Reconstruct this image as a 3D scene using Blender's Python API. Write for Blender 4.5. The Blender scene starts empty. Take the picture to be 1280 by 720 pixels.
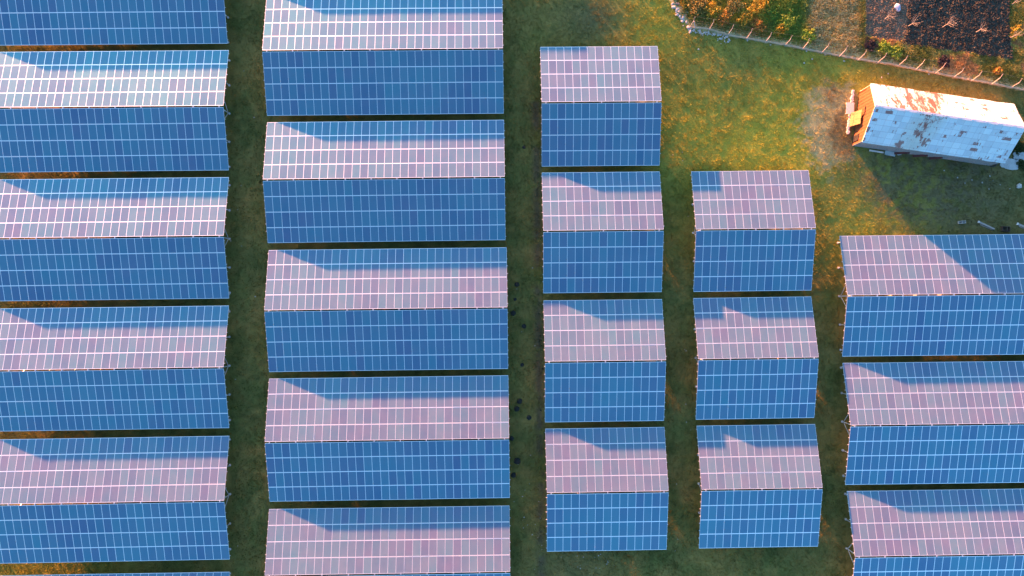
import bpy, bmesh, math, random
import numpy as np
from mathutils import Vector, Matrix, Euler
random.seed(7); rng = np.random.default_rng(11)
S = bpy.context.scene
COL = S.collection
R = math.radians

# ------------------------------------------------------------------ camera
CAM_H = 89.5756; AX = 0.026366; AY = -0.010383
cam_d = bpy.data.cameras.new('camera'); cam_d.lens = 24; cam_d.sensor_width = 36
cam_d.clip_start = 1; cam_d.clip_end = 9000
cam = bpy.data.objects.new('camera', cam_d); COL.objects.link(cam)
MR = Matrix.Rotation(AX, 3, 'X') @ Matrix.Rotation(AY, 3, 'Y')
cam.matrix_world = Matrix.Translation((0, 0, CAM_H)) @ MR.to_4x4()
S.camera = cam

# ------------------------------------------------------------------ light
SUN_AZ = 124.8      # towards the sun, counter-clockwise from +X
SUN_EL = 4.45
world = bpy.data.worlds.new('World'); S.world = world; world.use_nodes = True
wn = world.node_tree.nodes; wl = world.node_tree.links
sky = wn.new('ShaderNodeTexSky'); sky.sky_type = 'NISHITA'; sky.sun_disc = False
sky.sun_elevation = R(SUN_EL); sky.sun_rotation = R(90 - SUN_AZ)
sky.altitude = 200; sky.air_density = 1.0; sky.dust_density = 2.0; sky.ozone_density = 3.0
wl.new(sky.outputs[0], wn['Background'].inputs[0]); wn['Background'].inputs[1].default_value = 0.125
sd = bpy.data.lights.new('sun', 'SUN'); sd.energy = 5.0; sd.angle = R(0.8); sd.color = (1.0, 0.32, 0.13)
so = bpy.data.objects.new('sun', sd); COL.objects.link(so)
dvec = Vector((math.cos(R(SUN_AZ)) * math.cos(R(SUN_EL)), math.sin(R(SUN_AZ)) * math.cos(R(SUN_EL)), math.sin(R(SUN_EL))))
so.rotation_euler = dvec.to_track_quat('Z', 'Y').to_euler(); so.location = (0, 0, 40)
S.view_settings.view_transform = 'Standard'; S.view_settings.look = 'None'
S.view_settings.exposure = 3.16; S.view_settings.gamma = 1

# ------------------------------------------------------------------ helpers
FPX = 1280 * 24 / 36
def at(px, py, z=0.0):
    """world point at height z that the photograph shows at pixel (px, py) (1280x720)"""
    d = MR @ Vector(((px - 640) / FPX, -(py - 360) / FPX, -1))
    k = (z - CAM_H) / d.z
    return Vector((d.x * k, d.y * k, z))
def topx(P):
    c = MR.transposed() @ (Vector(P) - Vector((0, 0, CAM_H)))
    return 640 + FPX * c.x / -c.z, 360 - FPX * c.y / -c.z

def tag(o, label=None, cat=None, group=None, kind=None):
    if label: o['label'] = label
    if cat: o['category'] = cat
    if group: o['group'] = group
    if kind: o['kind'] = kind
    return o
def empty(name, loc=(0, 0, 0), rz=0):
    o = bpy.data.objects.new(name, None); COL.objects.link(o)
    o.location = loc; o.rotation_euler = (0, 0, rz); o.empty_display_size = .3
    return o
def link(name, me, parent=None):
    o = bpy.data.objects.new(name, me); COL.objects.link(o)
    if parent: o.parent = parent
    return o
class MB:
    """collects boxes, tubes and loose faces into one mesh"""
    def __init__(s): s.v = []; s.f = []; s.m = []; s.smooth = []
    def add(s, vs, fs, mi=0, sm=False):
        b = len(s.v); s.v += [tuple(v) for v in vs]
        for f in fs: s.f.append([b + i for i in f]); s.m.append(mi); s.smooth.append(sm)
    def box(s, c, d, mi=0, M=None):
        x, y, z = d[0] / 2, d[1] / 2, d[2] / 2
        vs = [Vector((a * x, b * y, e * z)) for a in (-1, 1) for b in (-1, 1) for e in (-1, 1)]
        if M is not None: vs = [M @ v for v in vs]
        vs = [v + Vector(c) for v in vs]
        s.add(vs, [(0, 1, 3, 2), (4, 6, 7, 5), (0, 4, 5, 1), (2, 3, 7, 6), (0, 2, 6, 4), (1, 5, 7, 3)], mi)
    def bar(s, a, b, w, h=None, mi=0):
        a, b = Vector(a), Vector(b); d = b - a; h = h or w
        q = d.to_track_quat('X', 'Z').to_matrix()
        s.box((a + b) / 2, (d.length, w, h), mi, q)
    def tube(s, a, b, r0, r1=None, n=8, mi=0, caps=True):
        a, b = Vector(a), Vector(b); r1 = r0 if r1 is None else r1
        q = (b - a).to_track_quat('Z', 'Y').to_matrix(); vs = []
        for p, r in ((a, r0), (b, r1)):
            for i in range(n):
                t = 2 * math.pi * i / n; vs.append(p + q @ Vector((r * math.cos(t), r * math.sin(t), 0)))
        fs = [(i, (i + 1) % n, n + (i + 1) % n, n + i) for i in range(n)]
        s.add(vs, fs, mi, True)
        if caps: s.add(vs, [tuple(range(n - 1, -1, -1)), tuple(range(n, 2 * n))], mi)
    def mesh(s, name, mats):
        me = bpy.data.meshes.new(name); me.from_pydata(s.v, [], s.f)
        for m in mats: me.materials.append(m)
        me.polygons.foreach_set('material_index', s.m); me.polygons.foreach_set('use_smooth', s.smooth)
        me.update(); return me
    def build(s, name, mats, parent=None):
        return link(name, s.mesh(name, mats if isinstance(mats, (list, tuple)) else [mats]), parent)

def vnoise(x, y, scale, seed):
    """2-D value noise, numpy"""
    r = np.random.default_rng(seed); T = r.random((256, 256))
    X = x / scale + 1000.3; Y = y / scale + 1000.7
    i = np.floor(X).astype(int); j = np.floor(Y).astype(int); fx = X - i; fy = Y - j
    fx = fx * fx * (3 - 2 * fx); fy = fy * fy * (3 - 2 * fy)
    g = lambda a, b: T[a % 256, b % 256]
    return (g(i, j) * (1 - fx) + g(i + 1, j) * fx) * (1 - fy) + (g(i, j + 1) * (1 - fx) + g(i + 1, j + 1) * fx) * fy
def fbm(x, y, scale, seed, o=4):
    t = 0; a = 1; n = 0
    for k in range(o):
        t = t + a * vnoise(x + 17.3 * k, y - 9.1 * k, scale / 2 ** k, seed + k); n += a; a *= .55
    return t / n
def sstep(a, b, x):
    t = np.clip((x - a) / (b - a), 0, 1); return t * t * (3 - 2 * t)

# ------------------------------------------------------------------ materials
def mat(name):
    m = bpy.data.materials.new(name); m.use_nodes = True
    nt = m.node_tree; return m, nt.nodes, nt.links, nt.nodes['Principled BSDF']
def simple(name, col, rough=.7, metal=0., var=.12, scale=3., bump=0.):
    m, n, l, p = mat(name)
    tc = n.new('ShaderNodeTexCoord'); nz = n.new('ShaderNodeTexNoise'); nz.inputs['Scale'].default_value = scale
    nz.inputs['Detail'].default_value = 6
    l.new(tc.outputs['Object'], nz.inputs['Vector'])
    mx = n.new('ShaderNodeMix'); mx.data_type = 'RGBA'
    mx.inputs['A'].default_value = (*[c * (1 - 2 * var) for c in col], 1)
    mx.inputs['B'].default_value = (*[min(1, c * (1 + 2 * var)) for c in col], 1)
    l.new(nz.outputs['Fac'], mx.inputs['Factor']); l.new(mx.outputs['Result'], p.inputs['Base Color'])
    p.inputs['Roughness'].default_value = rough; p.inputs['Metallic'].default_value = metal
    if bump:
        b = n.new('ShaderNodeBump'); b.inputs['Strength'].default_value = bump; b.inputs['Distance'].default_value = .03
        l.new(nz.outputs['Fac'], b.inputs['Height']); l.new(b.outputs[0], p.inputs['Normal'])
    return m
def attr_mat(name, rough=.9, bump_scale=None, bump=0.3, transl=0., spec=.2):
    """base colour from the 'tint' colour attribute with a fine procedural break-up"""
    m, n, l, p = mat(name)
    a = n.new('ShaderNodeAttribute'); a.attribute_name = 'tint'
    tc = n.new('ShaderNodeTexCoord'); nz = n.new('ShaderNodeTexNoise'); nz.inputs['Scale'].default_value = bump_scale or 4
    nz.inputs['Detail'].default_value = 5; nz.inputs['Roughness'].default_value = .7
    l.new(tc.outputs['Object'], nz.inputs['Vector'])
    mp = n.new('ShaderNodeMapRange'); mp.inputs['From Min'].default_value = .3; mp.inputs['From Max'].default_value = .7
    mp.inputs['To Min'].default_value = .72; mp.inputs['To Max'].default_value = 1.3
    l.new(nz.outputs['Fac'], mp.inputs['Value'])
    mx = n.new('ShaderNodeVectorMath'); mx.operation = 'SCALE'
    l.new(a.outputs['Color'], mx.inputs[0]); l.new(mp.outputs['Result'], mx.inputs['Scale'])
    l.new(mx.outputs['Vector'], p.inputs['Base Color'])
    p.inputs['Roughness'].default_value = rough; p.inputs['Specular IOR Level'].default_value = spec
    if bump_scale:
        b = n.new('ShaderNodeBump'); b.inputs['Strength'].default_value = bump; b.inputs['Distance'].default_value = .06
        l.new(nz.outputs['Fac'], b.inputs['Height']); l.new(b.outputs[0], p.inputs['Normal'])
    if transl:
        t = n.new('ShaderNodeBsdfTranslucent'); ms = n.new('ShaderNodeMixShader'); ms.inputs[0].default_value = transl
        l.new(mx.outputs['Vector'], t.inputs['Color']); l.new(p.outputs[0], ms.inputs[1]); l.new(t.outputs[0], ms.inputs[2])
        l.new(ms.outputs[0], n['Material Output'].inputs['Surface'])
    return m
def set_tint(me, cols):
    """cols: one rgb per vertex"""
    a = me.color_attributes.new('tint', 'FLOAT_COLOR', 'POINT')
    c = np.ones((len(me.vertices), 4), np.float32); c[:, :3] = cols; a.data.foreach_set('color', c.ravel())

M_steel = simple('galvanised_steel', (.62, .64, .66), .45, .35, .08)
M_frame = simple('anodised_aluminium', (.97, .98, .94), .33, .78, .01)
M_back = simple('panel_backsheet', (.7, .7, .7), .6)
M_conc = simple('footing_concrete', (.55, .54, .52), .9, 0, .15, 8, .4)

def glass_material():
    m, n, l, p = mat('solar_glass')
    uv = n.new('ShaderNodeUVMap'); uv.uv_map = 'UVMap'
    sep = n.new('ShaderNodeSeparateXYZ'); l.new(uv.outputs[0], sep.inputs[0])
    def M(op, a, b=None, clamp=False):
        k = n.new('ShaderNodeMath'); k.operation = op; k.use_clamp = clamp
        for i, v in enumerate((a, b)):
            if v is None: continue
            if isinstance(v, (int, float)): k.inputs[i].default_value = v
            else: l.new(v, k.inputs[i])
        return k.outputs[0]
    def lines(src, cnt, w):     # 1 on the gap between two cells
        f = M('FRACT', M('MULTIPLY', src, cnt)); d = M('ABSOLUTE', M('SUBTRACT', f, .5))
        return M('GREATER_THAN', d, .5 - w)
    gaps = M('MAXIMUM', lines(sep.outputs[0], 6, .035), lines(sep.outputs[1], 12, .02))
    oi = n.new('ShaderNodeObjectInfo'); ge = n.new('ShaderNodeNewGeometry')
    rnd = M('FRACT', M('ADD', oi.outputs['Random'], ge.outputs['Random Per Island']))
    rnd2 = M('FRACT', M('MULTIPLY', rnd, 17.37))
    nz = n.new('ShaderNodeTexNoise'); nz.inputs['Scale'].default_value = .09; nz.inputs['Detail'].default_value = 3
    l.new(ge.outputs['Position'], nz.inputs['Vector'])
    r = n.new('ShaderNodeValToRGB'); e = r.color_ramp.elements
    e[0].position = 0; e[0].color = (.000, .112, .228, 1); e[1].position = 1; e[1].color = (.000, .285, .330, 1)
    k = e.new(.5); k.color = (.000, .208, .282, 1)
    l.new(M('ADD', M('MULTIPLY', rnd, .40), M('MULTIPLY', nz.outputs['Fac'], .65), True), r.inputs[0])
    # dust film: pale warm grey, a little different on every panel
    dn = n.new('ShaderNodeTexNoise'); dn.inputs['Scale'].default_value = .6; dn.inputs['Detail'].default_value = 5
    l.new(ge.outputs['Position'], dn.inputs['Vector'])
    dust = M('ADD', M('MULTIPLY', rnd2, .016), M('ADD', .048, M('MULTIPLY', dn.outputs['Fac'], .065)))
    mx = n.new('ShaderNodeMix'); mx.data_type = 'RGBA'; l.new(dust, mx.inputs['Factor'])
    l.new(r.outputs[0], mx.inputs['A']); mx.inputs['B'].default_value = (.03, .18, .30, 1)
    m2 = n.new('ShaderNodeMix'); m2.data_type = 'RGBA'; l.new(M('MULTIPLY', gaps, .16), m2.inputs['Factor'])
    l.new(mx.outputs['Result'], m2.inputs['A']); m2.inputs['B'].default_value = (.35, .42, .55, 1)
    l.new(m2.outputs['Result'], p.inputs['Base Color'])
    p.inputs['Roughness'].default_value = .31; p.inputs['IOR'].default_value = 1.5
    p.inputs['Specular IOR Level'].default_value = .12
    p.inputs['Metallic'].default_value = .5   # blue anti-reflective coating tints what the cells mirror
    df = n.new('ShaderNodeBsdfDiffuse'); df.inputs['Color'].default_value = (.93, .33, .46, 1); ms = n.new('ShaderNodeMixShader')
    l.new(dust, ms.inputs[0]); l.new(p.outputs[0], ms.inputs[1]); l.new(df.outputs[0], ms.inputs[2]); l.new(ms.outputs[0], n['Material Output'].inputs['Surface'])
    return m
M_glass = glass_material()

# ------------------------------------------------------------------ setting: ground
FENCE = [at(*p) for p in ((800, -60), (838, 0), (848, 16), (861.6, 34.7), (909, 45), (980.7, 56.8), (1048.7, 70.7), (1121.5, 82.5), (1191, 96.5), (1262, 109.7), (1330, 123))]
def beyond(x, y):
    """signed distance-like value: > 0 on the garden side of the fence"""
    fx = np.array([p.x for p in FENCE[3:]]); fy = np.array([p.y for p in FENCE[3:]])
    d1 = (y - np.interp(x, fx, fy)) * .98
    sl = (fy[-1] - fy[-2]) / (fx[-1] - fx[-2])
    d1 = np.where(x > fx[-1], y - fy[-1] - (x - fx[-1]) * sl, d1)
    lx = np.array([p.x for p in FENCE[:4]][::-1]); ly = np.array([p.y for p in FENCE[:4]][::-1])
    d2 = (x - np.interp(y, ly, lx)) * .85
    d2 = np.where(y > ly[-1], (x - lx[-1] - (y - ly[-1]) * (lx[-1] - lx[-2]) / (ly[-1] - ly[-2])) * .85, d2)
    return np.minimum(d1, d2)
def inpoly(x, y, poly):
    r = np.zeros(x.shape, bool); n = len(poly)
    for i in range(n):
        x0, y0 = poly[i][:2]; x1, y1 = poly[(i + 1) % n][:2]
        if y0 == y1: continue
        c = ((y0 > y) != (y1 > y)) & (x < (x1 - x0) * (y - y0) / (y1 - y0) + x0); r ^= c
    return r
SOIL_A = [at(*p, .3) for p in ((1083, -40), (1139, -40), (1133, 40), (1126, 52), (1081, 45))]
SOIL_B = [at(*p, .3) for p in ((1139, -40), (1264, -40), (1262, 20), (1266, 74), (1190, 63), (1126, 54), (1133, 40))]
def blob(x, y, px, py, r):
    c = at(px, py); return np.exp(-((x - c.x) ** 2 + (y - c.y) ** 2) / r ** 2)
def ground_height(x, y):
    b = beyond(x, y)
    h = (fbm(x, y, .9, 3, 3) - .5) * .10 + (fbm(x, y, 5, 8, 2) - .5) * .10
    h = h + .16 * sstep(.05, .35, b) + inpoly(x, y, SOIL_A) * (fbm(x, y, .5, 44, 3) - .5) * .16
    sb = inpoly(x, y, SOIL_B); h = np.where(sb, .12 + fbm(x, y, .55, 40, 3) * .24, h)
    return h
def ground_colour(x, y):
    n1 = fbm(x, y, 6, 21, 4)[..., None]; n2 = fbm(x, y, 1.6, 31, 4)[..., None]; n3 = fbm(x, y, .6, 77, 3)[..., None]
    green = np.array([.225, .172, .048]); dgreen = np.array([.125, .130, .032]); dry = np.array([.37, .34, .040])
    straw = np.array([.42, .36, .16]); earth = np.array([.10, .080, .050])
    c = (dgreen + (green - dgreen) * sstep(.3, .72, n2 * .6 + n1 * .4)) * (.72 + .56 * n3)
    # how yellow the grass is: part real dryness, part sunlight painted into the colour
    c0 = at(960, 150); m = np.exp(-(((x - c0.x) / 17) ** 2 + ((y - c0.y) / 14) ** 2))
    m = np.maximum(m, blob(x, y, 1100, 262, 9)); m = np.maximum(m, .8 * blob(x, y, 800, 40, 9))
    m = m * (1 - .85 * blob(x, y, 715, 20, 6)) * (1 - .6 * blob(x, y, 930, 75, 6))
    m = np.maximum(m, .5 * blob(x, y, 40, 713, 12)); m = m[..., None]
    f = np.clip(m * 1.05 + (n1 - .5) * .9 * (m + .12) + (n3 - .5) * .5 * m, 0, 1)
    c = c + (dry - c) * f  # dry yellow also carries the sunlit look of the open meadow
    # trodden pale patch before the shed, worn strips along the arrays
    e = np.clip(blob(x, y, 1026, 146, 3.6) + .9 * blob(x, y, 1040, 190, 3.4) + .7 * blob(x, y, 1050, 125, 2.8), 0, 1)[..., None]
    c = c + (straw - c) * sstep(.50, .72, e * .42 + n3 * .42 + n2 * .30) * np.clip(e * 2.2, 0, 1) * .92
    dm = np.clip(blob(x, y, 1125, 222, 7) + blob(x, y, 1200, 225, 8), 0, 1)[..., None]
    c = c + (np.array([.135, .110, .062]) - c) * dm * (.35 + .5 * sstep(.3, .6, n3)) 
    rim = np.clip(blob(x, y, 1052, 160, 2.2) + .8 * blob(x, y, 1055, 185, 1.6) + .6 * blob(x, y, 1040, 112, 2.2), 0, 1)[..., None]
    c = c + (np.array([.19, .135, .05]) - c) * sstep(.45, .7, rim * .6 + n3 * .5) * .8
    w = (np.exp(-((x - (4.1 + (26 - y) * .011)) / .55) ** 2) * (y < 27))[..., None] * sstep(.35, .6, n2)
    c = c + (earth - c) * w * .8
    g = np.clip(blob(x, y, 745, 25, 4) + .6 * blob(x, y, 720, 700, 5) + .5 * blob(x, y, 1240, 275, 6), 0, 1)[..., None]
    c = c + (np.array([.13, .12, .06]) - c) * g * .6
    # beyond the fence
    far_ = sstep(60, 120, np.maximum(abs(x) * .8, abs(y)))[..., None]; c = c + (np.array([.12, .115, .035]) - c) * far_
    b = beyond(x, y)[..., None] - far_ * 1e5
    scr = np.array([.24, .19, .07]); pale = np.array([.42, .34, .16])
    sc = scr + (pale - scr) * sstep(.45, .75, n2)
    c = np.where(b > .1, sc, c)
    c = np.where((b > -.05) & (b < .9), np.array([.42, .36, .16]) * (.35 + 1.1 * n3), c)
    sa = inpoly(x, y, SOIL_A)[..., None]; sb2 = inpoly(x, y, SOIL_B)[..., None]
    c = np.where(sa, np.array([.15, .12, .08]) * (.6 + .7 * n3), c)
    c = np.where(sb2, np.array([.060, .056, .042]) * (.6 + .9 * n3), c)
    return c
def axis(lo, hi, st):
    a = list(np.arange(lo, hi, st)); d = st * 1.6; v = a[-1]
    while v < 3500: v += d; d *= 1.5; a.append(v)
    d = st * 1.6; v = a[0]
    while v > -3500: v -= d; d *= 1.5; a.insert(0, v)
    return np.array(a)
gx = axis(-72, 76, .22); gy = axis(-40, 47, .22)
X, Y = np.meshgrid(gx, gy); Z = ground_height(X, Y)
nx, ny = len(gx), len(gy); idx = np.arange(nx * ny).reshape(ny, nx)
quads = np.stack([idx[:-1, :-1], idx[:-1, 1:], idx[1:, 1:], idx[1:, :-1]], -1).reshape(-1, 4)
def np_mesh(name, V, Fq, k):
    me = bpy.data.meshes.new(name); me.vertices.add(len(V)); me.vertices.foreach_set('co', np.asarray(V, np.float32).ravel())
    n = len(Fq); me.loops.add(n * k); me.loops.foreach_set('vertex_index', np.asarray(Fq, np.int32).ravel())
    me.polygons.add(n); me.polygons.foreach_set('loop_start', np.arange(0, n * k, k, dtype=np.int32))
    me.update(calc_edges=True); return me
me = np_mesh('ground', np.stack([X, Y, Z], -1).reshape(-1, 3), quads, 4)
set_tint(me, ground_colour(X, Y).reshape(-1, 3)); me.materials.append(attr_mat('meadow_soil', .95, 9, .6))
me.polygons.foreach_set('use_smooth', np.ones(len(quads), bool))
tag(link('ground', me), 'uneven meadow ground of green and dry grass with tilled garden plot', None, None, 'structure')

# ------------------------------------------------------------------ setting: grass
TABLES = [  # name, left ridge end x, y, extra yaw, panels along, column from the left, row
    ('1.0', -66.626, 41.468, .0002), ('1.1', -66.288, 24.984, -.0006), ('1.2', -66.081, 8.431, .0003), ('1.3', -65.905, -8.142, .0009),
    ('1.4', -65.660, -24.791, .0019), ('1.5', -65.465, -41.914, 0), ('2.0', -30.847, 32.426, .0005), ('2.1', -30.619, 15.931, .0013),
    ('2.2', -30.280, -.620, .0002), ('2.3', -30.069, -17.100, .0007), ('2.4', -29.930, -33.664, -.0008), ('3.0', 4.700, 25.896, -.0009),
    ('3.1', 4.879, 9.458, -.0008), ('3.2', 5.073, -7.108, -.0008), ('3.3', 5.290, -23.554, .0005), ('4.0', 24.302, 9.638, .0004),
    ('4.1', 24.470, -6.809, .0019), ('4.2', 24.763, -23.214, 0), ('5.0', 43.531, 1.274, -.0014), ('5.1', 43.711, -15.183, -.0027),
    ('5.2', 44.050, -31.626, -.0007), ('1.9', -66.9, 57.95, 0), ('2.9', -31.1, 48.9, 0)]
YAW = .0119; HW = 7.794; RISE = 1.70; ZE = 1.60; ZR = ZE + RISE
def under_tables(x, y):
    r = np.zeros(x.shape, bool)
    for nme, tx, ty, dy in TABLES:
        L = (15 if nme[0] in '34' else 30) * 1.02; a = YAW + dy
        u = (x - tx) * math.cos(a) + (y - ty) * math.sin(a); v = -(x - tx) * math.sin(a) + (y - ty) * math.cos(a)
        r |= (u > .5) & (u < L - .5) & (abs(v) < HW - .5)
    return r
def blades(name, n, xr, yr, keep, hfun, wid, colfun, seed, matl, lean=.5, per=2):
    r = np.random.default_rng(seed); x = r.uniform(*xr, n); y = r.uniform(*yr, n); k = keep(x, y, r); x, y = x[k], y[k]
    z = ground_height(x, y); h = hfun(x, y, r); c = colfun(x, y, r); m = len(x); V = []; Cc = []
    for q in range(per):
        t = r.uniform(0, math.pi, m); w = wid * r.uniform(.6, 1.4, m); dx, dy = np.cos(t) * w, np.sin(t) * w
        lx, ly = r.normal(0, lean, m) * h, r.normal(0, lean, m) * h
        ox, oy = r.normal(0, .06, m), r.normal(0, .06, m)
        V.append(np.stack([np.stack([x + ox - dx, y + oy - dy, z - .02], -1), np.stack([x + ox + dx, y + oy + dy, z - .02], -1),
                           np.stack([x + ox + lx + dx * .3, y + oy + ly + dy * .3, z + h], -1)], 1))
        Cc.append(np.repeat(c[:, None, :] * r.uniform(.75, 1.25, (m, 1, 1)), 3, 1))
    V = np.concatenate(V).reshape(-1, 3); Cc = np.concatenate(Cc).reshape(-1, 3)
    me = np_mesh(name, V, np.arange(len(V)).reshape(-1, 3), 3); set_tint(me, Cc); me.materials.append(matl); return link(name, me)
M_grass = attr_mat('grass_blades', .7, None, transl=.3)
def gcol(x, y, r):
    c = ground_colour(x, y); m = len(x); k = (r.random(m) < .25)[:, None]
    c = c * np.array([1.05, 1.08, 1.0]); return np.where(k, c * np.array([1.15, 1.12, .9]), c)
tag(blades('grass', 450000, (-69, 72), (-38, 43), lambda x, y, r: ~under_tables(x, y) & (beyond(x, y) < -.1),
    lambda x, y, r: (.07 + .12 * r.random(len(x))) * (.6 + .9 * vnoise(x, y, 1.1, 5)), .035, gcol, 5, M_grass, .6),
    'short green and yellowed meadow grass between the solar arrays', None, None, 'stuff')
SCRUB_X = (21, 74)
def scrub_h(x, y, r):
    b = beyond(x, y); w = at(1000, 20)
    left = x < at(1005, 0).x; base = np.where(left, .14 + .32 * sstep(.4, .7, fbm(x, y, 2.2, 60, 3)), .07 + .10 * sstep(.4, .7, fbm(x, y, 2.2, 60, 3)))
    return base * sstep(.3, 2, b) * r.uniform(.3, 1, len(x)) + .06
def scrub_c(x, y, r):
    n = fbm(x, y, 3.2, 62, 3)[:, None]; q = r.random((len(x), 1))
    a = np.array([.54, .40, .05]); b = np.array([.20, .23, .05]); c = np.array([.36, .23, .05]); s = np.array([.52, .50, .27])
    col = np.where(n < .47, a, b); col = np.where((q < .25), c, col)
    gz = (sstep(at(955, 0).x, at(970, 0).x, x) * (1 - sstep(at(1000, 0).x, at(1015, 0).x, x)))[:, None]
    col = col + (np.array([.16, .27, .04]) - col) * gz * .8
    pz = (sstep(at(1000, 0).x, at(1020, 0).x, x) * (1 - sstep(at(1066, 0).x, at(1078, 0).x, x)))[:, None] * (q > .3)
    col = col + (s - col) * pz * .8
    st = sstep(at(1076, 0).x, at(1086, 0).x, x)[:, None]; n4 = fbm(x, y, 1.8, 68, 3)[:, None]
    sc_ = np.where(n4 < .45, np.array([.20, .22, .05]), np.array([.46, .38, .10])); sc_ = np.where((n4 > .60), np.array([.50, .30, .12]), sc_)
    col = col + (sc_ - col) * st
    return col
def scrub_keep(x, y, r):
    return (beyond(x, y) > .22 + .5 * r.random(len(x))) & ~inpoly(x, y, SOIL_A) & ~inpoly(x, y, SOIL_B)
tag(blades('undergrowth', 150000, SCRUB_X, (26, 48), scrub_keep, scrub_h, .09, scrub_c, 9, M_grass, .9, 3),
    'tangled orange, olive and straw coloured undergrowth on the far side of the fence', None, None, 'stuff')

# ------------------------------------------------------------------ solar arrays
PU = 1.02; PL = 1.975; TILT = math.atan2(RISE, HW); G0 = .10
FW = .025; FL = .052
def panel_geo():
    hx, hy, t = .505, .983, .04; ix, iy = hx - FW, hy - FL
    o = [(-hx, -hy), (hx, -hy), (hx, hy), (-hx, hy)]; i_ = [(-ix, -iy), (ix, -iy), (ix, iy), (-ix, iy)]
    fv = [(a, b, 0) for a, b in o] + [(a, b, 0) for a, b in i_] + [(a, b, -t) for a, b in o] + [(a, b, -.004) for a, b in i_]
    ff = []
    for k in range(4):
        j = (k + 1) % 4
        ff += [(k, j, 4 + j, 4 + k), (8 + k, 8 + j, j, k), (4 + k, 4 + j, 12 + j, 12 + k)]
    gv = [(a, b, -.004) for a, b in i_]
    bv = [(a, b, -.036) for a, b in o]
    return fv, ff, gv, bv
FV, FF, GV, BV = panel_geo()
def panels_mesh(name, mats4):
    V = []; F = []; MI = []; UV = []
    for T in mats4:
        def put(vs): 
            b = len(V); V.extend([tuple(T @ Vector(v)) for v in vs]); return b
        b = put(FV)
        for f in FF: F.append([b + i for i in f]); MI.append(0); UV.extend([(0, 0)] * 4)
        b = put(GV); F.append([b, b + 1, b + 2, b + 3]); MI.append(1); UV.extend([(0, 0), (1, 0), (1, 1), (0, 1)])
        b = put(BV); F.append([b + 3, b + 2, b + 1, b]); MI.append(2); UV.extend([(0, 0)] * 4)
    me = bpy.data.meshes.new(name); me.from_pydata(V, [], F)
    for m in (M_frame, M_glass, M_back): me.materials.append(m)
    me.polygons.foreach_set('material_index', MI)
    u = me.uv_layers.new(name='UVMap'); u.data.foreach_set('uv', np.array(UV, np.float32).ravel()); me.update(); return me
PANEL = panels_mesh('solar_panel', [Matrix.Identity(4)])
def slope_mat(side):
    """slope space: x along the ridge, y down the slope from the ridge, z off the glass (side +1 = far slope)"""
    if side > 0:   # faces the sun: y axis runs to +Y and down
        ex = Vector((-1, 0, 0)); ey = Vector((0, math.cos(TILT), -math.sin(TILT)))
    else:
        ex = Vector((1, 0, 0)); ey = Vector((0, -math.cos(TILT), -math.sin(TILT)))
    ez = ex.cross(ey)
    if ez.z < 0: ex = -ex; ez = -ez
    M = Matrix(((ex.x, ey.x, ez.x, 0), (ex.y, ey.y, ez.y, 0), (ex.z, ey.z, ez.z, ZR - (.03 if side < 0 else 0)), (0, 0, 0, 1)))
    return M, ex.x
FRAMES = {}
def array_meshes(L):
    """purlins, rafters, posts shared by every array of this length"""
    if L in FRAMES: return FRAMES[L]
    d = {}
    p = MB(); p.box((0, 0, 0), (L + .23, .06, .06)); d['purlin'] = p.mesh('purlin', [M_steel])
    r = MB()
    for s in (-1, 1):
        r.bar((0, s * .12, ZR - .20), (0, s * (HW - .25), ZE - .12), .07, .12)
        r.bar((0, s * .10, .45), (0, s * 2.15, ZR - .66), .055)
    r.bar((0, -.12, ZR - .20), (0, .12, ZR - .20), .07, .12)
    d['rafter'] = r.mesh('rafter', [M_steel])
    for k, v in enumerate((0, 3.75, 7.05)):
        q = MB(); q.tube((0, 0, -.1), (0, 0, ZR - .2 - v * RISE / HW), .055, n=8); d['post%d' % k] = q.mesh('post', [M_steel])
    q = MB(); q.tube((0, 0, -.15), (0, 0, .10), .17, .15, n=12); q.box((0, 0, .112), (.2, .2, .02), 1); d['footing'] = q.mesh('footing', [M_conc, M_steel])
    b = MB(); b.box((0, 0, -.03), (.09, .22, .03)); b.box((0, 0, -.10), (.02, .14, .12)); d['ridge_bracket'] = b.mesh('ridge_bracket', [M_steel])
    FRAMES[L] = d; return d
COLNAME = {'1': 'leftmost column', '2': 'second column from the left', '3': 'third column from the left', '4': 'fourth column from the left', '5': 'rightmost column'}
ROWS = {'1.0': 'topmost, only its shaded near slope in frame,', '1.1': 'second array from the top', '1.2': 'third array from the top', '1.3': 'fourth array from the top', '1.4': 'fifth array from the top',
        '1.5': 'sliver of array at the bottom edge', '2.0': 'topmost array', '2.1': 'second array from the top', '2.2': 'third array from the top', '2.3': 'fourth array from the top', '2.4': 'bottom array',
        '3.0': 'topmost array', '3.1': 'second array from the top', '3.2': 'third array from the top', '3.3': 'bottom array',
        '4.0': 'top array', '4.1': 'middle array', '4.2': 'bottom array', '5.0': 'top array', '5.1': 'middle array', '5.2': 'bottom array', '1.9': 'out of frame array above', '2.9': 'out of frame array above'}
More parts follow.
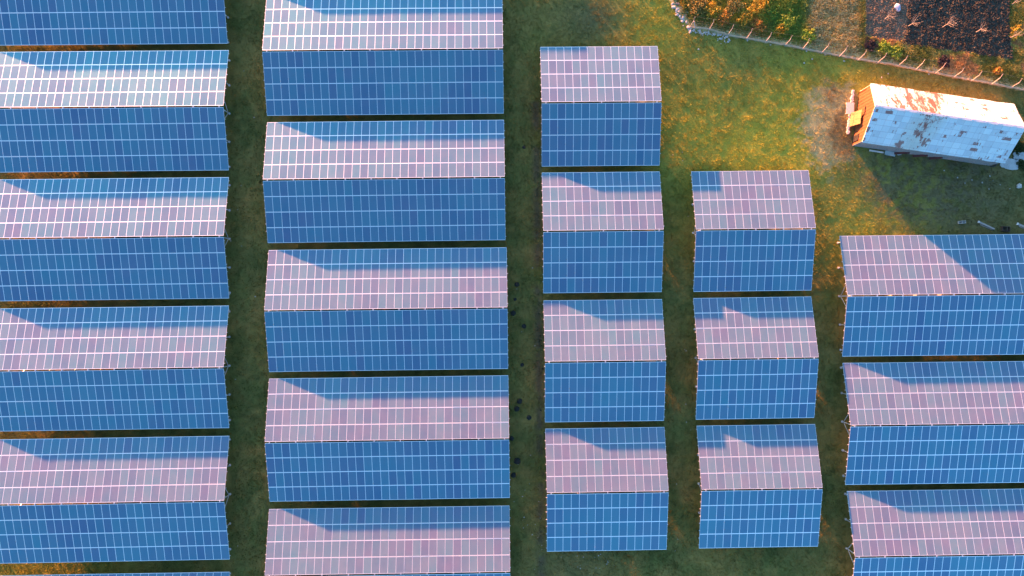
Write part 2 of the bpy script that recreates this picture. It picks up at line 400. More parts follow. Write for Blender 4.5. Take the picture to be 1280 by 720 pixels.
def make_array(nme, tx, ty, dy):
    n = 15 if nme[0] in '34' else 30; L = n * PU - .02; rz = YAW + dy; off = nme[2] == '9'
    root = empty('solar_array', (tx, ty, 0), rz)
    if off: lab = 'long gabled solar array %s the top edge, head of the %s' % ('beyond', COLNAME[nme[0]])
    else: lab = '%s gabled solar array, %s in the %s' % ('short' if n == 15 else 'long', ROWS[nme].rstrip(','), COLNAME[nme[0]])
    tag(root, lab, 'solar array', 'short solar arrays of fifteen columns' if n == 15 else 'long solar arrays of thirty columns')
    W = Matrix.Translation((tx, ty, 0)) @ Matrix.Rotation(rz, 4, 'Z')
    items = []
    for side in (1, -1):
        SM, sx = slope_mat(side)
        for j in range(4):
            jog = 0; run = 0
            for i in range(n):
                if run <= 0: jog = random.uniform(-.006, .006); jl = random.uniform(-.006, .006); jt = random.gauss(0, .35); run = random.randint(2, 7)
                run -= 1
                cx = (i + .5) * PU - .01
                T = SM @ Matrix.Translation((cx * sx, G0 + (j + .5) * PL + jl, jog)) @ Matrix.Rotation(R(random.gauss(0, .25)), 4, 'Y') @ Matrix.Rotation(R(jt * .5 + random.gauss(0, .15)), 4, 'X')
                c = W @ T @ Vector((0, 0, 0)); x, y = topx(c)
                cov = max(0, min(1, (x + 5) / 10)) * max(0, min(1, (1285 - x) / 10)) * max(0, min(1, (y + 9) / 18)) * max(0, min(1, (729 - y) / 18))
                nrm = (W @ T).to_3x3() @ Vector((0, 0, 1)); dv = Vector((0, 0, CAM_H)) - c
                items.append((cov * nrm.dot(dv) / dv.length ** 3, T))
    order = sorted(range(len(items)), key=lambda k: -items[k][0])
    best = [k for k in order[:100] if items[k][0] > 0] if not off else []
    rest = [k for k in range(len(items)) if k not in set(best)]
    for k in best:
        o = bpy.data.objects.new('solar_panel', PANEL); COL.objects.link(o); o.parent = root; o.matrix_local = items[k][1]
    o = link('solar_panels', panels_mesh('solar_panels', [items[k][1] for k in rest]), root); o['kind'] = 'stuff'
    d = array_meshes(L)
    for side in (1, -1):
        SM, sx = slope_mat(side)
        for j in range(4):
            for fr in (.24, .76):
                o = link('purlin', d['purlin'], root)
                o.matrix_local = SM @ Matrix.Translation((L / 2 * sx + random.uniform(-.03, .03), G0 + (j + fr) * PL, -.075))
    nb = 5 if n == 15 else 10
    for b in range(nb):
        x = .55 + (L - 1.1) * b / (nb - 1)
        o = link('rafter', d['rafter'], root); o.location = (x, 0, 0)
        for v in (-7.05, -3.75, 0, 3.75, 7.05):
            k = {0: 0, 3.75: 1, 7.05: 2}[abs(v)]
            q = link('post', d['post%d' % k], root); q.location = (x, v, 0)
            if b in (0, nb - 1):
                f = link('footing', d['footing'], q)
        o = link('ridge_bracket', d['ridge_bracket'], root); o.location = (x, 0, ZR)
for t in TABLES: make_array(*t)

# ------------------------------------------------------------------ shed
def build_shed():
    a = R(-8.2); ox, oy = 46.32, 24.95; L = 18.85; hw = 3.72; he = 2.6; hr = 5.45
    root = empty('shed', (ox, oy, 0), a)
    tag(root, 'long old shed with rust stained sheet roof, half pinkish white and half pale blue', 'shed')
    # roof sheet material
    m, n, l, p = mat('weathered_roof_sheet')
    tc = n.new('ShaderNodeTexCoord'); mp = n.new('ShaderNodeMapping'); l.new(tc.outputs['Object'], mp.inputs[0])
    br = n.new('ShaderNodeTexBrick'); br.inputs['Scale'].default_value = 1; br.inputs['Brick Width'].default_value = .95
    br.inputs['Row Height'].default_value = .62; br.inputs['Mortar Size'].default_value = .012; br.offset = 0
    br.inputs['Color1'].default_value = (.44, .52, .55, 1); br.inputs['Color2'].default_value = (.56, .67, .69, 1); br.inputs['Mortar'].default_value = (.28, .30, .34, 1)
    l.new(mp.outputs[0], br.inputs['Vector'])
    n1 = n.new('ShaderNodeTexNoise'); n1.inputs['Scale'].default_value = .9; n1.inputs['Detail'].default_value = 8; n1.inputs['Roughness'].default_value = .72
    mp2 = n.new('ShaderNodeMapping'); mp2.inputs['Scale'].default_value = (1.5, .6, .6); l.new(tc.outputs['Object'], mp2.inputs[0]); l.new(mp2.outputs[0], n1.inputs['Vector'])
    sx = n.new('ShaderNodeSeparateXYZ'); l.new(tc.outputs['Object'], sx.inputs[0])
    # band of lichen and rust at about a third of the length
    def M(op, a_, b_=None, c_=None, clamp=False):
        k = n.new('ShaderNodeMath'); k.operation = op; k.use_clamp = clamp
        for i, v in enumerate((a_, b_, c_)):
            if v is None: continue
            if isinstance(v, (int, float)): k.inputs[i].default_value = v
            else: l.new(v, k.inputs[i])
        return k.outputs[0]
    n3_ = n.new('ShaderNodeTexNoise'); n3_.inputs['Scale'].default_value = 4.5; n3_.inputs['Detail'].default_value = 4; l.new(tc.outputs['Object'], n3_.inputs['Vector'])
    band = M('SUBTRACT', 1, M('ABSOLUTE', M('DIVIDE', M('SUBTRACT', M('SUBTRACT', sx.outputs[0], M('MULTIPLY', sx.outputs[1], .25)), 7.2), 2.3)), None, True)
    far = M('MULTIPLY', M('SUBTRACT', 1, M('ABSOLUTE', M('DIVIDE', M('SUBTRACT', sx.outputs[0], 5.0), 6.5)), None, True), M('GREATER_THAN', sx.outputs[1], 0.05))
    rust = n.new('ShaderNodeMapRange'); rust.inputs['From Min'].default_value = .60; rust.inputs['From Max'].default_value = .68
    l.new(M('ADD', M('ADD', n1.outputs['Fac'], M('MULTIPLY', M('SUBTRACT', n3_.outputs['Fac'], .5), .22)), M('ADD', M('MULTIPLY', band, .10), M('MULTIPLY', far, .16))), rust.inputs['Value'])
    brk = n.new('ShaderNodeTexBrick'); brk.inputs['Scale'].default_value = 1; brk.inputs['Brick Width'].default_value = .95; brk.inputs['Row Height'].default_value = .31
    brk.inputs['Mortar Size'].default_value = 0; brk.inputs['Color1'].default_value = (0, 0, 0, 1); brk.inputs['Color2'].default_value = (1, 1, 1, 1); l.new(tc.outputs['Object'], brk.inputs['Vector'])
    patch = M('MULTIPLY', M('GREATER_THAN', M('ADD', brk.outputs['Color'], M('MULTIPLY', band, .34)), .86), M('GREATER_THAN', n1.outputs['Fac'], .51))
    lich = n.new('ShaderNodeMix'); lich.data_type = 'RGBA'; l.new(M('MULTIPLY', M('POWER', band, .5), .65), lich.inputs['Factor'])
    l.new(br.outputs['Color'], lich.inputs['A']); lich.inputs['B'].default_value = (.42, .45, .38, 1)
    mx = n.new('ShaderNodeMix'); mx.data_type = 'RGBA'; l.new(M('MULTIPLY', M('MAXIMUM', rust.outputs['Result'], M('MULTIPLY', patch, .9)), .95), mx.inputs['Factor'])
    l.new(lich.outputs['Result'], mx.inputs['A']); mx.inputs['B'].default_value = (.21, .065, .045, 1)
    l.new(mx.outputs['Result'], p.inputs['Base Color']); p.inputs['Roughness'].default_value = .55; p.inputs['Metallic'].default_value = .1
    roof = m
    M_wood = simple('weathered_planks', (.26, .25, .25), .85, 0, .3, 6, .3)
    M_rust = simple('rusty_orange_sheet', (.24, .085, .03), .8, 0, .2, 2, .2)
    M_ply = simple('yellowed_plywood', (.26, .20, .08), .8, 0, .12, 3)
    M_dark = simple('dark_interior', (.02, .018, .016), .9)
    M_pale = simple('pale_limewash', (.72, .60, .52), .9, 0, .12, 5, .3)
    tl = math.atan2(hr - he, hw)
    # corrugated roof slopes, a separate part each
    for s, nm in ((1, 'sun-lit whitish roof slope with rust stains'), (-1, 'pale blue-grey roof slope with rust patches')):
        N = 260; vs = []; fs = []
        rows = 9
        for j in range(rows + 1):
            for i in range(N + 1):
                x = -.12 + (L + .24) * i / N; t = j / rows
                wob = .035 * math.sin(x * 1.3 + j) * t + .02 * math.sin(x * 3.7)
                z = hr + .02 + .012 * math.sin(i * 1.25) - (hr - he) * t * 1.03 + .025 * (1 - (j % 2))
                y = s * (.0 + (hw + .15) * t)
                if j == rows: y += s * (.10 * (vnoise(np.array([x]), np.array([s * 3.]), .9, 90)[0] - .5))
                vs.append((x + t * ((.38 if s < 0 else .50) * (1 - x / L) + (.0 if s < 0 else .22) * x / L), y, z + wob))
        for j in range(rows):
            for i in range(N):
                q = (j * (N + 1) + i, j * (N + 1) + i + 1, (j + 1) * (N + 1) + i + 1, (j + 1) * (N + 1) + i)
                fs.append(q if s < 0 else q[::-1])
        mb = MB(); mb.add(vs, fs)
        # turned-down edges so the sheet has thickness
        o = mb.build('roof_slope', [roof], root); o['label'] = nm
        so_ = o.modifiers.new('thickness', 'SOLIDIFY'); so_.thickness = .05; so_.offset = -1
    rc = MB(); rc.bar((-.12, 0, hr + .07), (L + .12, 0, hr + .07), .30, .03); rc.build('ridge_cap', [M_steel], root)
    # walls
    w = MB(); k = 0; x = .30
    while x < L - .05:                                    # board wall below the near eave
        bw = min(random.uniform(.14, .26), L - x); w.box((x + bw / 2, -hw + .03 + random.uniform(-.02, .02), (he - .15) / 2), (bw - .012, .04, he - .15 - random.uniform(0, .1))); x += bw
    o = w.build('board_wall', [M_wood], root); o['label'] = 'grey board wall under the near eave'
    w = MB(); w.box((L / 2 + .2, hw - .09, (he - .1) / 2), (L - .3, .12, he - .1)); w.build('back_wall', [M_pale], root)
    def gable(x, mats, name):
        g = MB(); ys = np.linspace(-hw + .08, hw - .12, 60)
        for y0, y1 in zip(ys[:-1], ys[1:]):
            top = lambda y: hr - .12 - (hr - he) * abs(y) / hw
            b = 0.0; dd = .02 * math.sin(y0 * 14)
            vs = [(x + dd, y0, b), (x + dd, y1, b), (x + dd, y1, top(y1)), (x + dd, y0, top(y0)), (x + .08, y0, b), (x + .08, y1, b), (x + .08, y1, top(y1)), (x + .08, y0, top(y0))]
            g.add(vs, [(0, 3, 2, 1), (4, 5, 6, 7), (0, 1, 5, 4), (3, 7, 6, 2), (0, 4, 7, 3), (1, 2, 6, 5)])
        return g.build(name, mats, root)
    o = gable(.32, [M_rust], 'gable_wall'); o['label'] = 'sun-lit orange rusty gable wall'
    gable(L - .2, [M_rust], 'gable_wall')
    b = MB(); b.box((.28, -2.85, .75), (.10, .85, 1.5)); b.build('doorway', [M_dark], root)
    b = MB(); b.box((.25, 3.35, .9), (.05, .03, 1.8))
    b.bar((.26, -.15, 2.3), (.26, .95, 2.3), .12, .12); b.build('door_frame', [M_dark], root)
    b = MB(); b.bar((.30, -hw - .05, he - .08), (-.04, 0, hr - .05), .05, .16); b.bar((-.04, 0, hr - .05), (.40, hw + .05, he - .08), .05, .16); b.build('barge_board', [M_pale], root)
    W = root.matrix_basis.copy() if False else Matrix.Translation((ox, oy, 0)) @ Matrix.Rotation(a, 4, 'Z')
    # things leaning on and lying at the gable
    def loose(name, mb, mats, label, cat, group=None, rz=0, at_=(0, 0, 0)):
        o = mb.build(name, mats); o.matrix_world = W @ Matrix.Translation(at_) @ Matrix.Rotation(rz, 4, 'Z'); tag(o, label, cat, group); return o
    b = MB()
    for k in range(5): b.bar((-.62 - .015 * k, -1.15 + .37 * k, .06), (-.06, -1.15 + .37 * k, 2.15 - .08 * (k % 2)), .36, .025)
    b.bar((-.42, -1.3, .9), (-.42, .5, .9), .05, .05)
    loose('plywood_panel', b, [M_ply], 'yellow plywood boards leaning on the middle of the orange gable wall', 'plywood')
    b = MB(); y = -2.3
    while y < 3.6:
        ln = random.uniform(.16, .34); b.box((-.62 + random.uniform(-.05, .05) - .03 * y * 0, y + ln / 2, .14), (random.uniform(.22, .40), ln - .03, random.uniform(.2, .34))); y += ln
    loose('stone_kerb', b, [M_pale], 'ragged row of pale limewashed stones along the foot of the orange gable', 'kerb')
    b = MB(); b.box((0, 0, .35), (1.05, 1.55, .05)); 
    for sx_ in (-.42, .42):
        for sy_ in (-.65, .65): b.box((sx_, sy_, .165), (.07, .07, .33))
    o = b.build('low_table', [M_pale]); o.location = at(1061, 136.3); o.rotation_euler.z = R(-2)
    tag(o, 'small pale rectangular table standing on dry grass left of the shed', 'table')
    # debris along the near wall
    def slab(name, px, py, w, h, ang, mt, label, cat, z=.08, seed=0, n=11, rag=.25, group=None):
        r = random.Random(seed); b = MB(); pts = []; n = n * 2
        for i in range(n):
            t = 2 * math.pi * i / n; q = 1 + r.uniform(-rag, rag) * .5
            sg = lambda v: math.copysign(abs(v) ** .55, v)
            pts.append((sg(math.cos(t)) * w / 2 * q, sg(math.sin(t)) * h / 2 * q))
        vs = [(x_, y_, z) for x_, y_ in pts] + [(x_, y_, -.05) for x_, y_ in pts]
        b.add(vs, [tuple(range(n)), tuple(range(2 * n - 1, n - 1, -1))] + [(i, n + i, n + (i + 1) % n, (i + 1) % n) for i in range(n)])
        o = b.build(name, [mt]); o.location = at(px, py); o.rotation_euler.z = ang; tag(o, label, cat, group); return o
    M_sheet = simple('pale_concrete_sheet', (.42, .44, .42), .7, 0, .12, 2)
    slab('concrete_sheet', 1262, 204.5, 2.5, 1.5, R(-8), M_sheet, 'broken pale concrete sheet under the near right corner of the shed', 'sheet', .09, 3)
    slab('concrete_sheet', 1275, 195.5, 1.9, 1.1, R(-4), M_sheet, 'broken pale sheet on the grass at the right edge, beyond the shed end', 'sheet', .09, 5)
    slab('scrap_sheet', 1112.5, 192, 1.5, .62, R(-10), M_sheet, 'grey green scrap sheet lying by the middle of the shed board wall', 'sheet', .10, 8)
    slab('scrap_sheet', 1124.5, 191.8, .75, .45, R(14), M_sheet, 'small pale angular scrap beside the larger grey green sheet', 'sheet', .12, 9, 6)
    b = MB(); b.bar((-.95, .08, .10), (.95, -.08, .10), .20, .06)
    o = b.build('plank', [M_pale]); o.location = at(1095, 189.5); o.rotation_euler.z = R(-4); tag(o, 'long pale plank lying in the shade along the shed board wall', 'plank')
    b = MB(); N = 18; rr = .52
    for i in range(N):
        t0, t1 = 2 * math.pi * i / N, 2 * math.pi * (i + 1) / N
        b.tube((rr * math.cos(t0), rr * math.sin(t0), .12), (rr * math.cos(t1), rr * math.sin(t1), .12), .09, n=7)
    o = b.build('old_tyre', [simple('black_rubber', (.035, .03, .028), .8)]); o.location = at(1240, 203.5); tag(o, 'dark old tyre lying by the near right corner of the shed', 'tyre')
    b = MB()
    for k, (x_, c_) in enumerate(((5.9, 2.0), (8.4, 1.9), (10.6, 1.6))):
        b.bar((x_, -hw - .22, .08), (x_ + c_ * .8, -hw - .05, .9), .30, .03)
    loose('rusty_sheets', b, [simple('dark_red_sheet', (.13, .035, .03), .8, 0, .25)], 'dark red rusty sheets leaning on the shed board wall', 'sheet metal')
build_shed()

# ------------------------------------------------------------------ fence
M_post = simple('pale_fence_concrete', (.50, .44, .40), .9, 0, .15, 6)
M_wire = simple('fence_wire', (.35, .34, .33), .5, .6)
M_curb = simple('earthy_fence_plinth', (.34, .28, .17), .95, 0, .2, 1.5, .4)
POSTS = [(861.6, 34.7), (885.6, 37.8), (909, 44.5), (932.5, 48.9), (956.3, 53), (980.7, 57), (1002.8, 61.6), (1026, 66.4), (1048.9, 70.5), (1072, 75), (1096, 78.6), (1121.5, 82.7),
         (1143.5, 87.5), (1168.4, 92), (1191, 96.6), (1213.4, 101), (1238.7, 105.3), (1262, 109.8), (1285.5, 114.5)]
def build_fence():
    P = [at(*p) for p in POSTS]; o0 = P[0]
    root = empty('fence', o0); tag(root, 'wire fence on leaning pale concrete posts along a low plinth between meadow and garden', 'fence')
    nrm = Vector((.2, .98, 0)).normalized()
    # plinth
    mb = MB(); pr = []
    N = 120
    for i in range(N + 1):
        t = i / N * (len(P) - 1); k = min(int(t), len(P) - 2); q = P[k].lerp(P[k + 1], t - k) - o0
        w = random.uniform(-.05, .05); h = .20 + random.uniform(-.03, .03)
        a_ = q + nrm * (-.03 + w); b_ = q + nrm * (.20 + w)
        pr += [(a_.x, a_.y, -.1), (a_.x, a_.y, h), (b_.x, b_.y, h + .02), (b_.x, b_.y, -.1)]
    fs = []
    for i in range(N):
        for j in range(3): fs.append((4 * i + j, 4 * i + 4 + j, 4 * i + 5 + j, 4 * i + 1 + j))
    fs += [(0, 1, 2, 3), (4 * N + 3, 4 * N + 2, 4 * N + 1, 4 * N)]
    mb.add(pr, fs); mb.build('plinth', [M_curb], root)
    tops = []
    for i, p in enumerate(P):
        b = MB(); q = p - o0 - nrm * .08; q.z = 0
        le = nrm * (.30 + random.uniform(-.08, .10)) + Vector((random.uniform(-.08, .08), 0, 0))
        t1 = q + le + Vector((0, 0, 1.75)); t2 = t1 + nrm * .38 + Vector((0, 0, .36))
        b.bar(q + Vector((0, 0, -.1)), t1, .05, .05); b.bar(t1 - Vector((0, 0, .04)), t2, .03, .03)
        if i == 0: b.bar(q + Vector((.85, .05, -.1)), q + le * .9 + Vector((.1, 0, 1.6)), .09, .09)
        o = b.build('fence_post', [M_post], root); tops.append((q, t1, t2))
    b = MB()
    for f in (.25, .5, .75, .98):
        for (a0, a1, a2), (b0, b1, b2) in zip(tops[:-1], tops[1:]): b.tube(a0.lerp(a1, f), b0.lerp(b1, f), .004, n=3, caps=False)
    for (a0, a1, a2), (b0, b1, b2) in zip(tops[:-1], tops[1:]): b.tube(a2, b2, .004, n=3, caps=False)
    b.build('wire', [M_wire], root)
build_fence()

# ------------------------------------------------------------------ stones
def rock_mesh(seed):
    r = random.Random(seed); bm = bmesh.new(); bmesh.ops.create_icosphere(bm, subdivisions=1, radius=.5)
    for v in bm.verts: v.co *= r.uniform(.7, 1.15); v.co.z *= .62
    me = bpy.data.meshes.new('stone'); bm.to_mesh(me); bm.free(); return me
M_stone = simple('white_rubble', (.44, .41, .36), .9, 0, .2, 5, .3)
M_gstone = simple('brown_rubble', (.22, .17, .14), .9, 0, .25, 5, .3)
RK = [rock_mesh(i) for i in range(5)]
for m_ in RK: m_.materials.append(M_stone)
RKB = [rock_mesh(i + 9) for i in range(3)]
for m_ in RKB: m_.materials.append(M_gstone)
def stone(px, py, s, label, group=None, brown=False, z=0):
    o = link('stone', random.choice(RKB if brown else RK)); o.location = at(px, py) + Vector((0, 0, z + s * .12))
    o.rotation_euler = (random.uniform(-.3, .3), random.uniform(-.3, .3), random.uniform(0, 6)); o.scale = (s * random.uniform(.7, 1.3), s, s * .8)
    tag(o, label, 'stone', group); return o
for i in range(80):
    t = random.random(); x = 860 + 52 * t ** 1.1; y = 35.5 + 8.5 * t + abs(random.gauss(0, 4.2)) * (.35 + .9 * t)
    stone(x, y, random.uniform(.14, .36), 'small white stone scattered on the shaded grass below the left end of the fence', 'white stones below the fence')
for i in range(34):
    t = random.random(); x = 839 + 23 * t + random.uniform(-3, 2.5); y = 2 + 36 * t + random.uniform(-2.5, 3)
    stone(x, y, random.uniform(.2, .5), 'pale stone in the rubble line where the garden boundary turns upward', 'pale stones of the boundary rubble')
for i in range(26):
    t = random.random(); x = 846 + 20 * t + random.uniform(-3, 5); y = 0 + 28 * t + random.uniform(-3, 3)
    stone(x, y, random.uniform(.25, .5), 'brown lump of rubble behind the pale boundary stones', 'brown rubble at the boundary corner', True, .05)
stone(1273, 233, 1.0, 'large white stone near the right edge below the shed')
for (x, y, s) in ((1236, 236, .3), (1237, 220, .3), (1215, 225, .22), (1227.5, 228, .26), (1206, 229, .2), (1241, 226, .2), (1197, 222, .2), (1262, 236, .22), (1180, 213, .22), (1250, 231, .2)):
    stone(x, y, s, 'small pale stone in the dark grass between shed and large white stone', 'small stones below the shed')
for (x, y) in ((1008, 64), (1015, 74), (1005, 79), (1055, 76.5), (1031, 68.5), (963, 56), (1161, 92.8), (934, 50.5), (873, 61.5), (1110, 92), (1102, 97)):
    stone(x, y, random.uniform(.22, .34), 'small white stone in the fence shade on the meadow', 'white stones in the fence shade')
for i in range(60):
    x, y = random.choice(((random.uniform(640, 672), random.uniform(330, 715)), (random.uniform(690, 780), random.uniform(692, 714)), (random.uniform(640, 680), random.uniform(600, 712)), (random.uniform(288, 328), random.uniform(60, 700)), (random.uniform(840, 866), random.uniform(150, 700))))
    stone(x, y, random.uniform(.10, .2), 'tiny pale stone in the grass of an aisle between the arrays', 'tiny stones in the aisles')

# ------------------------------------------------------------------ odds and ends near the right edge
M_timber = simple('grey_timber', (.34, .31, .27), .85, 0, .2, 5)
M_dwood = simple('dark_crate_wood', (.06, .045, .035), .8)
def ends():
    b = MB()
    for dy in (-.16, .16): b.box((0, dy, .15), (.95, .05, .30))
    for dx in (-.45, 0, .45): b.box((dx, 0, .15), (.05, .27, .30))
    b.box((0, 0, .03), (.9, .3, .04)); o = b.build('hollow_block', [M_stone]); o.location = at(1201.2, 278); o.rotation_euler.z = R(5)
    tag(o, 'pale hollow concrete block on the grass above the top right array', 'block')
    for (x0, y0, x1, y1, w, lab) in ((1222.5, 277.5, 1242, 286.5, .22, 'weathered grey timber beam lying left of the dark crate'), (1271, 280, 1292, 289, .26, 'weathered timber with a white end lying right of the dark crate')):
        p, q = at(x0, y0), at(x1, y1); b = MB(); d = q - p
        b.bar((0, 0, .12), (d.x, d.y, .12), w, .14); b.bar((d.x * .1, d.y * .1 - .25, .07), (d.x * .92, d.y * .92 - .2, .07), .09, .07)
        b.box((0, 0, .12), (.16, w + .05, .18), 1, Matrix.Rotation(math.atan2(d.y, d.x), 3, 'Z')); o = b.build('timber_beam', [M_timber, M_pale_g]); o.location = p; tag(o, lab, 'beam')
    b = MB(); L, W_, H_ = 1.0, .62, .38
    for s in (-1, 1):
        b.box((0, s * W_ / 2, H_ / 2), (L, .05, H_)); b.box((s * L / 2, 0, H_ / 2), (.05, W_ - .05, H_))
    b.box((0, 0, .03), (L - .05, W_ - .05, .03)); b.box((.1, 0, H_ + .012), (.10, W_ + .05, .024)); o = b.build('wooden_crate', [M_dwood]); o.location = at(1255.5, 286.5); o.rotation_euler.z = R(-4)
    tag(o, 'open dark wooden crate on bare ground above the top right array', 'crate')
M_pale_g = simple('chalky_end', (.7, .66, .6), .9)
ends()

# ------------------------------------------------------------------ mounds of dark soil in the aisle
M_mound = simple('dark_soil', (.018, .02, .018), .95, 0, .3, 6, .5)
MV = []
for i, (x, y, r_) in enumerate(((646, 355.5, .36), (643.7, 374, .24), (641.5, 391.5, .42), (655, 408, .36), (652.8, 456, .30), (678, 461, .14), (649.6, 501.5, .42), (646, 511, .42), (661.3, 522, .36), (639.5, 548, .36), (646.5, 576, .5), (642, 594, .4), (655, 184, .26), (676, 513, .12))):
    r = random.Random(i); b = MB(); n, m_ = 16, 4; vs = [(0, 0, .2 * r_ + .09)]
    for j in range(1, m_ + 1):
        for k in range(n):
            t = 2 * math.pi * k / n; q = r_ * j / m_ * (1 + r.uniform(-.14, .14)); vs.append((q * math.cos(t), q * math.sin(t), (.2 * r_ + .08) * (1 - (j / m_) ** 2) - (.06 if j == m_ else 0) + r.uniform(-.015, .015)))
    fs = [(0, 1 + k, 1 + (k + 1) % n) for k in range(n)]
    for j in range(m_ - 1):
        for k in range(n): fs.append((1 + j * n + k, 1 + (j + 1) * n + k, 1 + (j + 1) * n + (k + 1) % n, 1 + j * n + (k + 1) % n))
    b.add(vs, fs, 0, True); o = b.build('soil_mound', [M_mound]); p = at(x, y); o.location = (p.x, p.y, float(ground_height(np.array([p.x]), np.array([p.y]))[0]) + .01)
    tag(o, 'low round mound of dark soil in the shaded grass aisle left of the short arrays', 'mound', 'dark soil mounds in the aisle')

# ------------------------------------------------------------------ garden: saplings, bushes, sack
M_bark = simple('pale_sapling_bark', (.34, .31, .25), .9)
def sapling(px, py, h, seed, label):
    r = random.Random(seed); root = empty('sapling', at(px, py, .15)); tag(root, label, 'young tree', 'bare saplings in the tilled garden')
    b = MB(); top = Vector((r.uniform(-.1, .1), r.uniform(-.1, .1), h * .55)); b.tube((0, 0, -.1), top, .06, .045, 6); b.build('trunk', [M_bark], root)
    b = MB()
    for i in range(11):
        t = r.uniform(0, 6.28); f = r.uniform(.3, 1); p0 = Vector((0, 0, 0)).lerp(top, .55 + .45 * f); ln = h * r.uniform(.25, .5)
        p1 = p0 + Vector((math.cos(t) * ln * .45, math.sin(t) * ln * .45, ln * .55)); p2 = p1 + Vector((math.cos(t + .4) * ln * .4, math.sin(t + .4) * ln * .4, ln * .5))
        b.tube(p0, p1, .016, .012, 4, caps=False); b.tube(p1, p2, .012, .005, 4, caps=False)
        p3 = p1 + Vector((math.cos(t - .9) * ln * .35, math.sin(t - .9) * ln * .35, ln * .3)); b.tube(p1, p3, .010, .005, 4, caps=False)
    b.build('branches', [M_bark], root)
for i, (x, y, h, lab) in enumerate(((1106, 24, 1.9, 'bare sapling in a planting hole in the brown soil, below the grey blue sack'), (1135, 33, 2.4, 'bare sapling at the edge where brown soil meets dark clods'),
        (1177.5, 34.5, 2.5, 'bare pale sapling in the middle of the dark clods, reddish top'), (1219, 41, 2.2, 'bare sapling right of the middle in the dark clods'),
        (1262, 47.5, 2.1, 'bare sapling at the right border of the dark plot'), (1264.5, 6, 1.6, 'bare sapling at the top right corner of the dark plot'))):
    sapling(x, y, h, i + 3, lab)
b = MB(); o = bpy.data.objects.new('planting_hole', None)
bpy.data.objects.remove(o)
def sack():
    bm = bmesh.new(); bmesh.ops.create_icosphere(bm, subdivisions=3, radius=.5)
    for v in bm.verts:
        v.co.x *= .75 + .12 * math.sin(v.co.y * 9); v.co.y *= 1.15; v.co.z *= .55
        if v.co.y > .45: v.co.x *= .45; v.co.z *= .6
    me = bpy.data.meshes.new('sack'); bm.to_mesh(me); bm.free(); me.materials.append(simple('grey_blue_sack', (.34, .40, .52), .7, 0, .2, 5, .5))
    me.polygons.foreach_set('use_smooth', np.ones(len(me.polygons), bool)); o = link('sack', me); o.location = at(1121, 10, .16) + Vector((0, 0, .2)); o.rotation_euler.z = R(18)
    tag(o, 'grey blue filled sack lying on the brown soil of the garden', 'sack')
sack()
# leafy bushes one can tell apart beyond the fence
M_leaf = attr_mat('bush_leaves', .7, None, transl=.3)
def bush(px, py, rad, h, cols, seed, label, group='bushes and weeds', n=900):
    r = np.random.default_rng(seed); root = empty('bush', at(px, py, .16 if py < 120 else 0)); tag(root, label, 'bush', group)
    d = r.normal(size=(n, 3)); d /= np.linalg.norm(d, axis=1)[:, None]; q = r.random(n) ** .45
    lump = 1 + .35 * np.sin(d[:, 0] * 5 + seed) * np.sin(d[:, 1] * 6 + seed * 2)
    c = d * q[:, None] * np.array([rad, rad, h * .55]) * lump[:, None] + np.array([0, 0, h * .5]); c[:, 2] = np.maximum(c[:, 2], .03)
    s = r.uniform(.06, .13, n)[:, None]; a = r.normal(size=(n, 3)); a /= np.linalg.norm(a, axis=1)[:, None]
    bb = np.cross(a, r.normal(size=(n, 3))); bb /= np.linalg.norm(bb, axis=1)[:, None]
    V = np.stack([c - a * s, c + bb * s * .7, c + a * s, c - bb * s * .7], 1).reshape(-1, 3)
    k = r.integers(0, len(cols), n); tc = np.array(cols)[k] * r.uniform(.7, 1.3, (n, 1))
    me = np_mesh('foliage', V, np.arange(len(V)).reshape(-1, 4), 4); set_tint(me, np.repeat(tc, 4, 0)); me.materials.append(M_leaf); link('foliage', me, root)
    b = MB()
    for i in range(5):
        t = i * 1.26; b.tube((0, 0, -.05), (math.cos(t) * rad * .5, math.sin(t) * rad * .5, h * .6), .02, .008, 5)
    b.build('stems', [M_bark], root)
OR = [(.56, .40, .05), (.42, .30, .05), (.22, .24, .04)]; OL = [(.22, .21, .06), (.28, .26, .09), (.36, .26, .07)]; GR = [(.12, .26, .04), (.16, .28, .04)]; LG = [(.26, .38, .05), (.32, .40, .07), (.16, .30, .04)]
RD = [(.42, .20, .05), (.30, .18, .05), (.45, .32, .06)]; DK = [(.05, .04, .045), (.08, .06, .06)]; DG = [(.04, .07, .02), (.07, .09, .03)]
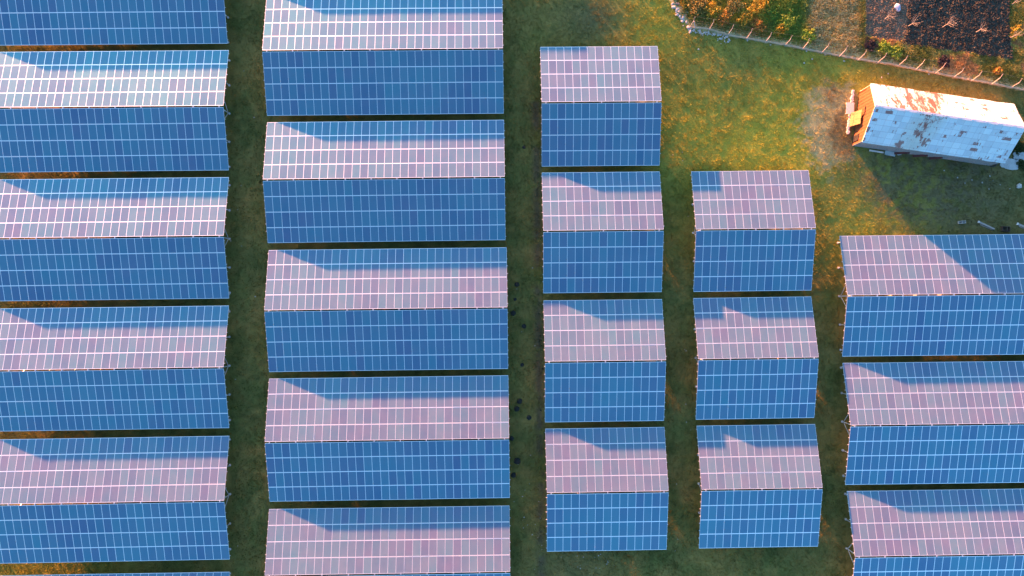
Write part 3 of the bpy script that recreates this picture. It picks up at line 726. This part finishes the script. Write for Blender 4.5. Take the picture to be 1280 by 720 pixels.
for i, (x, y, rd, h, c, lab) in enumerate((
    (872, 8, 1.3, 1.0, OL, 'grey olive bush at the left end of the scrub, behind the rubble'), (890, 14, 1.2, .9, OR, 'orange leaved bush right of the grey olive one behind the rubble'),
    (903, 24, 1.1, .8, RD, 'reddish bush low against the fence above the scattered white stones'), (917, 8, 1.3, 1.0, OL, 'olive bush at the top edge in the middle of the orange scrub'),
    (930, 22, 1.2, .9, OR, 'orange bush in the middle of the scrub'), (946, 33, 1.0, .7, RD, 'rusty red bush close to the fence, left of the green patch'),
    (948, 10, 1.2, .9, OR, 'bright orange bush left of the green patch at the top'), (966, 15, 1.6, .5, GR, 'low fresh green bush at the left of the green patch'),
    (984, 28, 1.4, .6, LG, 'yellow green bush between the green patch and the straw grass'), (975, 38, .9, .6, OR, 'small orange bush under the green patch by the fence'),
    (1010, 46, 1.0, .6, LG, 'light green bush by the fence under the straw grass'), (1105, 60, .9, .6, LG, 'bright green bush below the brown soil, the left of two'),
    (1119, 66, .9, .6, LG, 'bright yellow green bush below the brown soil, the right of two'), (1179, 77, .8, .5, DK, 'dark purplish bush on the strip between dark plot and fence'),
    (1245, 90, .5, 1.1, RD, 'slim reddish brown shrub on the strip near the right end of the fence'), (1270, 41, 1.0, .5, OR, 'orange grassy bush right of the dark plot'), (1088, 56, 1.0, .4, DK, 'dark low bush left of the two bright green ones'), (1272, 184, .9, .7, DG, 'dark green weeds at the near right corner of the shed, behind the broken sheets'), (1277, 206, .7, .5, DG, 'dark green weeds at the right edge below the broken sheets'))):
    bush(x, y, rd, h * .65, c, i + 1, lab)
# clods on the tilled plots
def clods(name, poly, box, n, smin, smax, col, seed, label):
    r = np.random.default_rng(seed); p0, p1 = at(*box[0]), at(*box[1])
    x = r.uniform(p0.x, p1.x, n); y = r.uniform(p0.y, p1.y, n); k = inpoly(x, y, poly); x, y = x[k], y[k]; n = len(x); z = ground_height(x, y)
    s = r.uniform(smin, smax, n); T = np.array([(1, 0, 0), (-1, 0, 0), (0, 1, 0), (0, -1, 0), (0, 0, 1), (0, 0, -1)], float)
    F = np.array([(0, 2, 4), (2, 1, 4), (1, 3, 4), (3, 0, 4), (2, 0, 5), (1, 2, 5), (3, 1, 5), (0, 3, 5)])
    V = T[None] * s[:, None, None] * r.uniform(.6, 1.3, (n, 6, 1)) + r.normal(0, .02, (n, 6, 3)) + np.stack([x, y, z + .02], -1)[:, None]
    Fa = (F[None] + 6 * np.arange(n)[:, None, None]).reshape(-1, 3); me = np_mesh(name, V.reshape(-1, 3), Fa, 3)
    set_tint(me, np.repeat(np.array(col) * r.uniform(.6, 1.6, (n, 1)), 6, 0)); me.materials.append(attr_mat(name, .95)); tag(link(name, me), label, None, None, 'stuff')
clods('soil_clods', SOIL_B, ((1122, 80), (1268, -20)), 6500, .06, .15, (.050, .046, .036), 4, 'dark clods of freshly dug soil on the garden plot')
clods('soil_crumbs', SOIL_A, ((1078, 58), (1142, -20)), 3500, .03, .09, (.16, .125, .085), 6, 'brown crumbs of raked soil on the left garden bed')
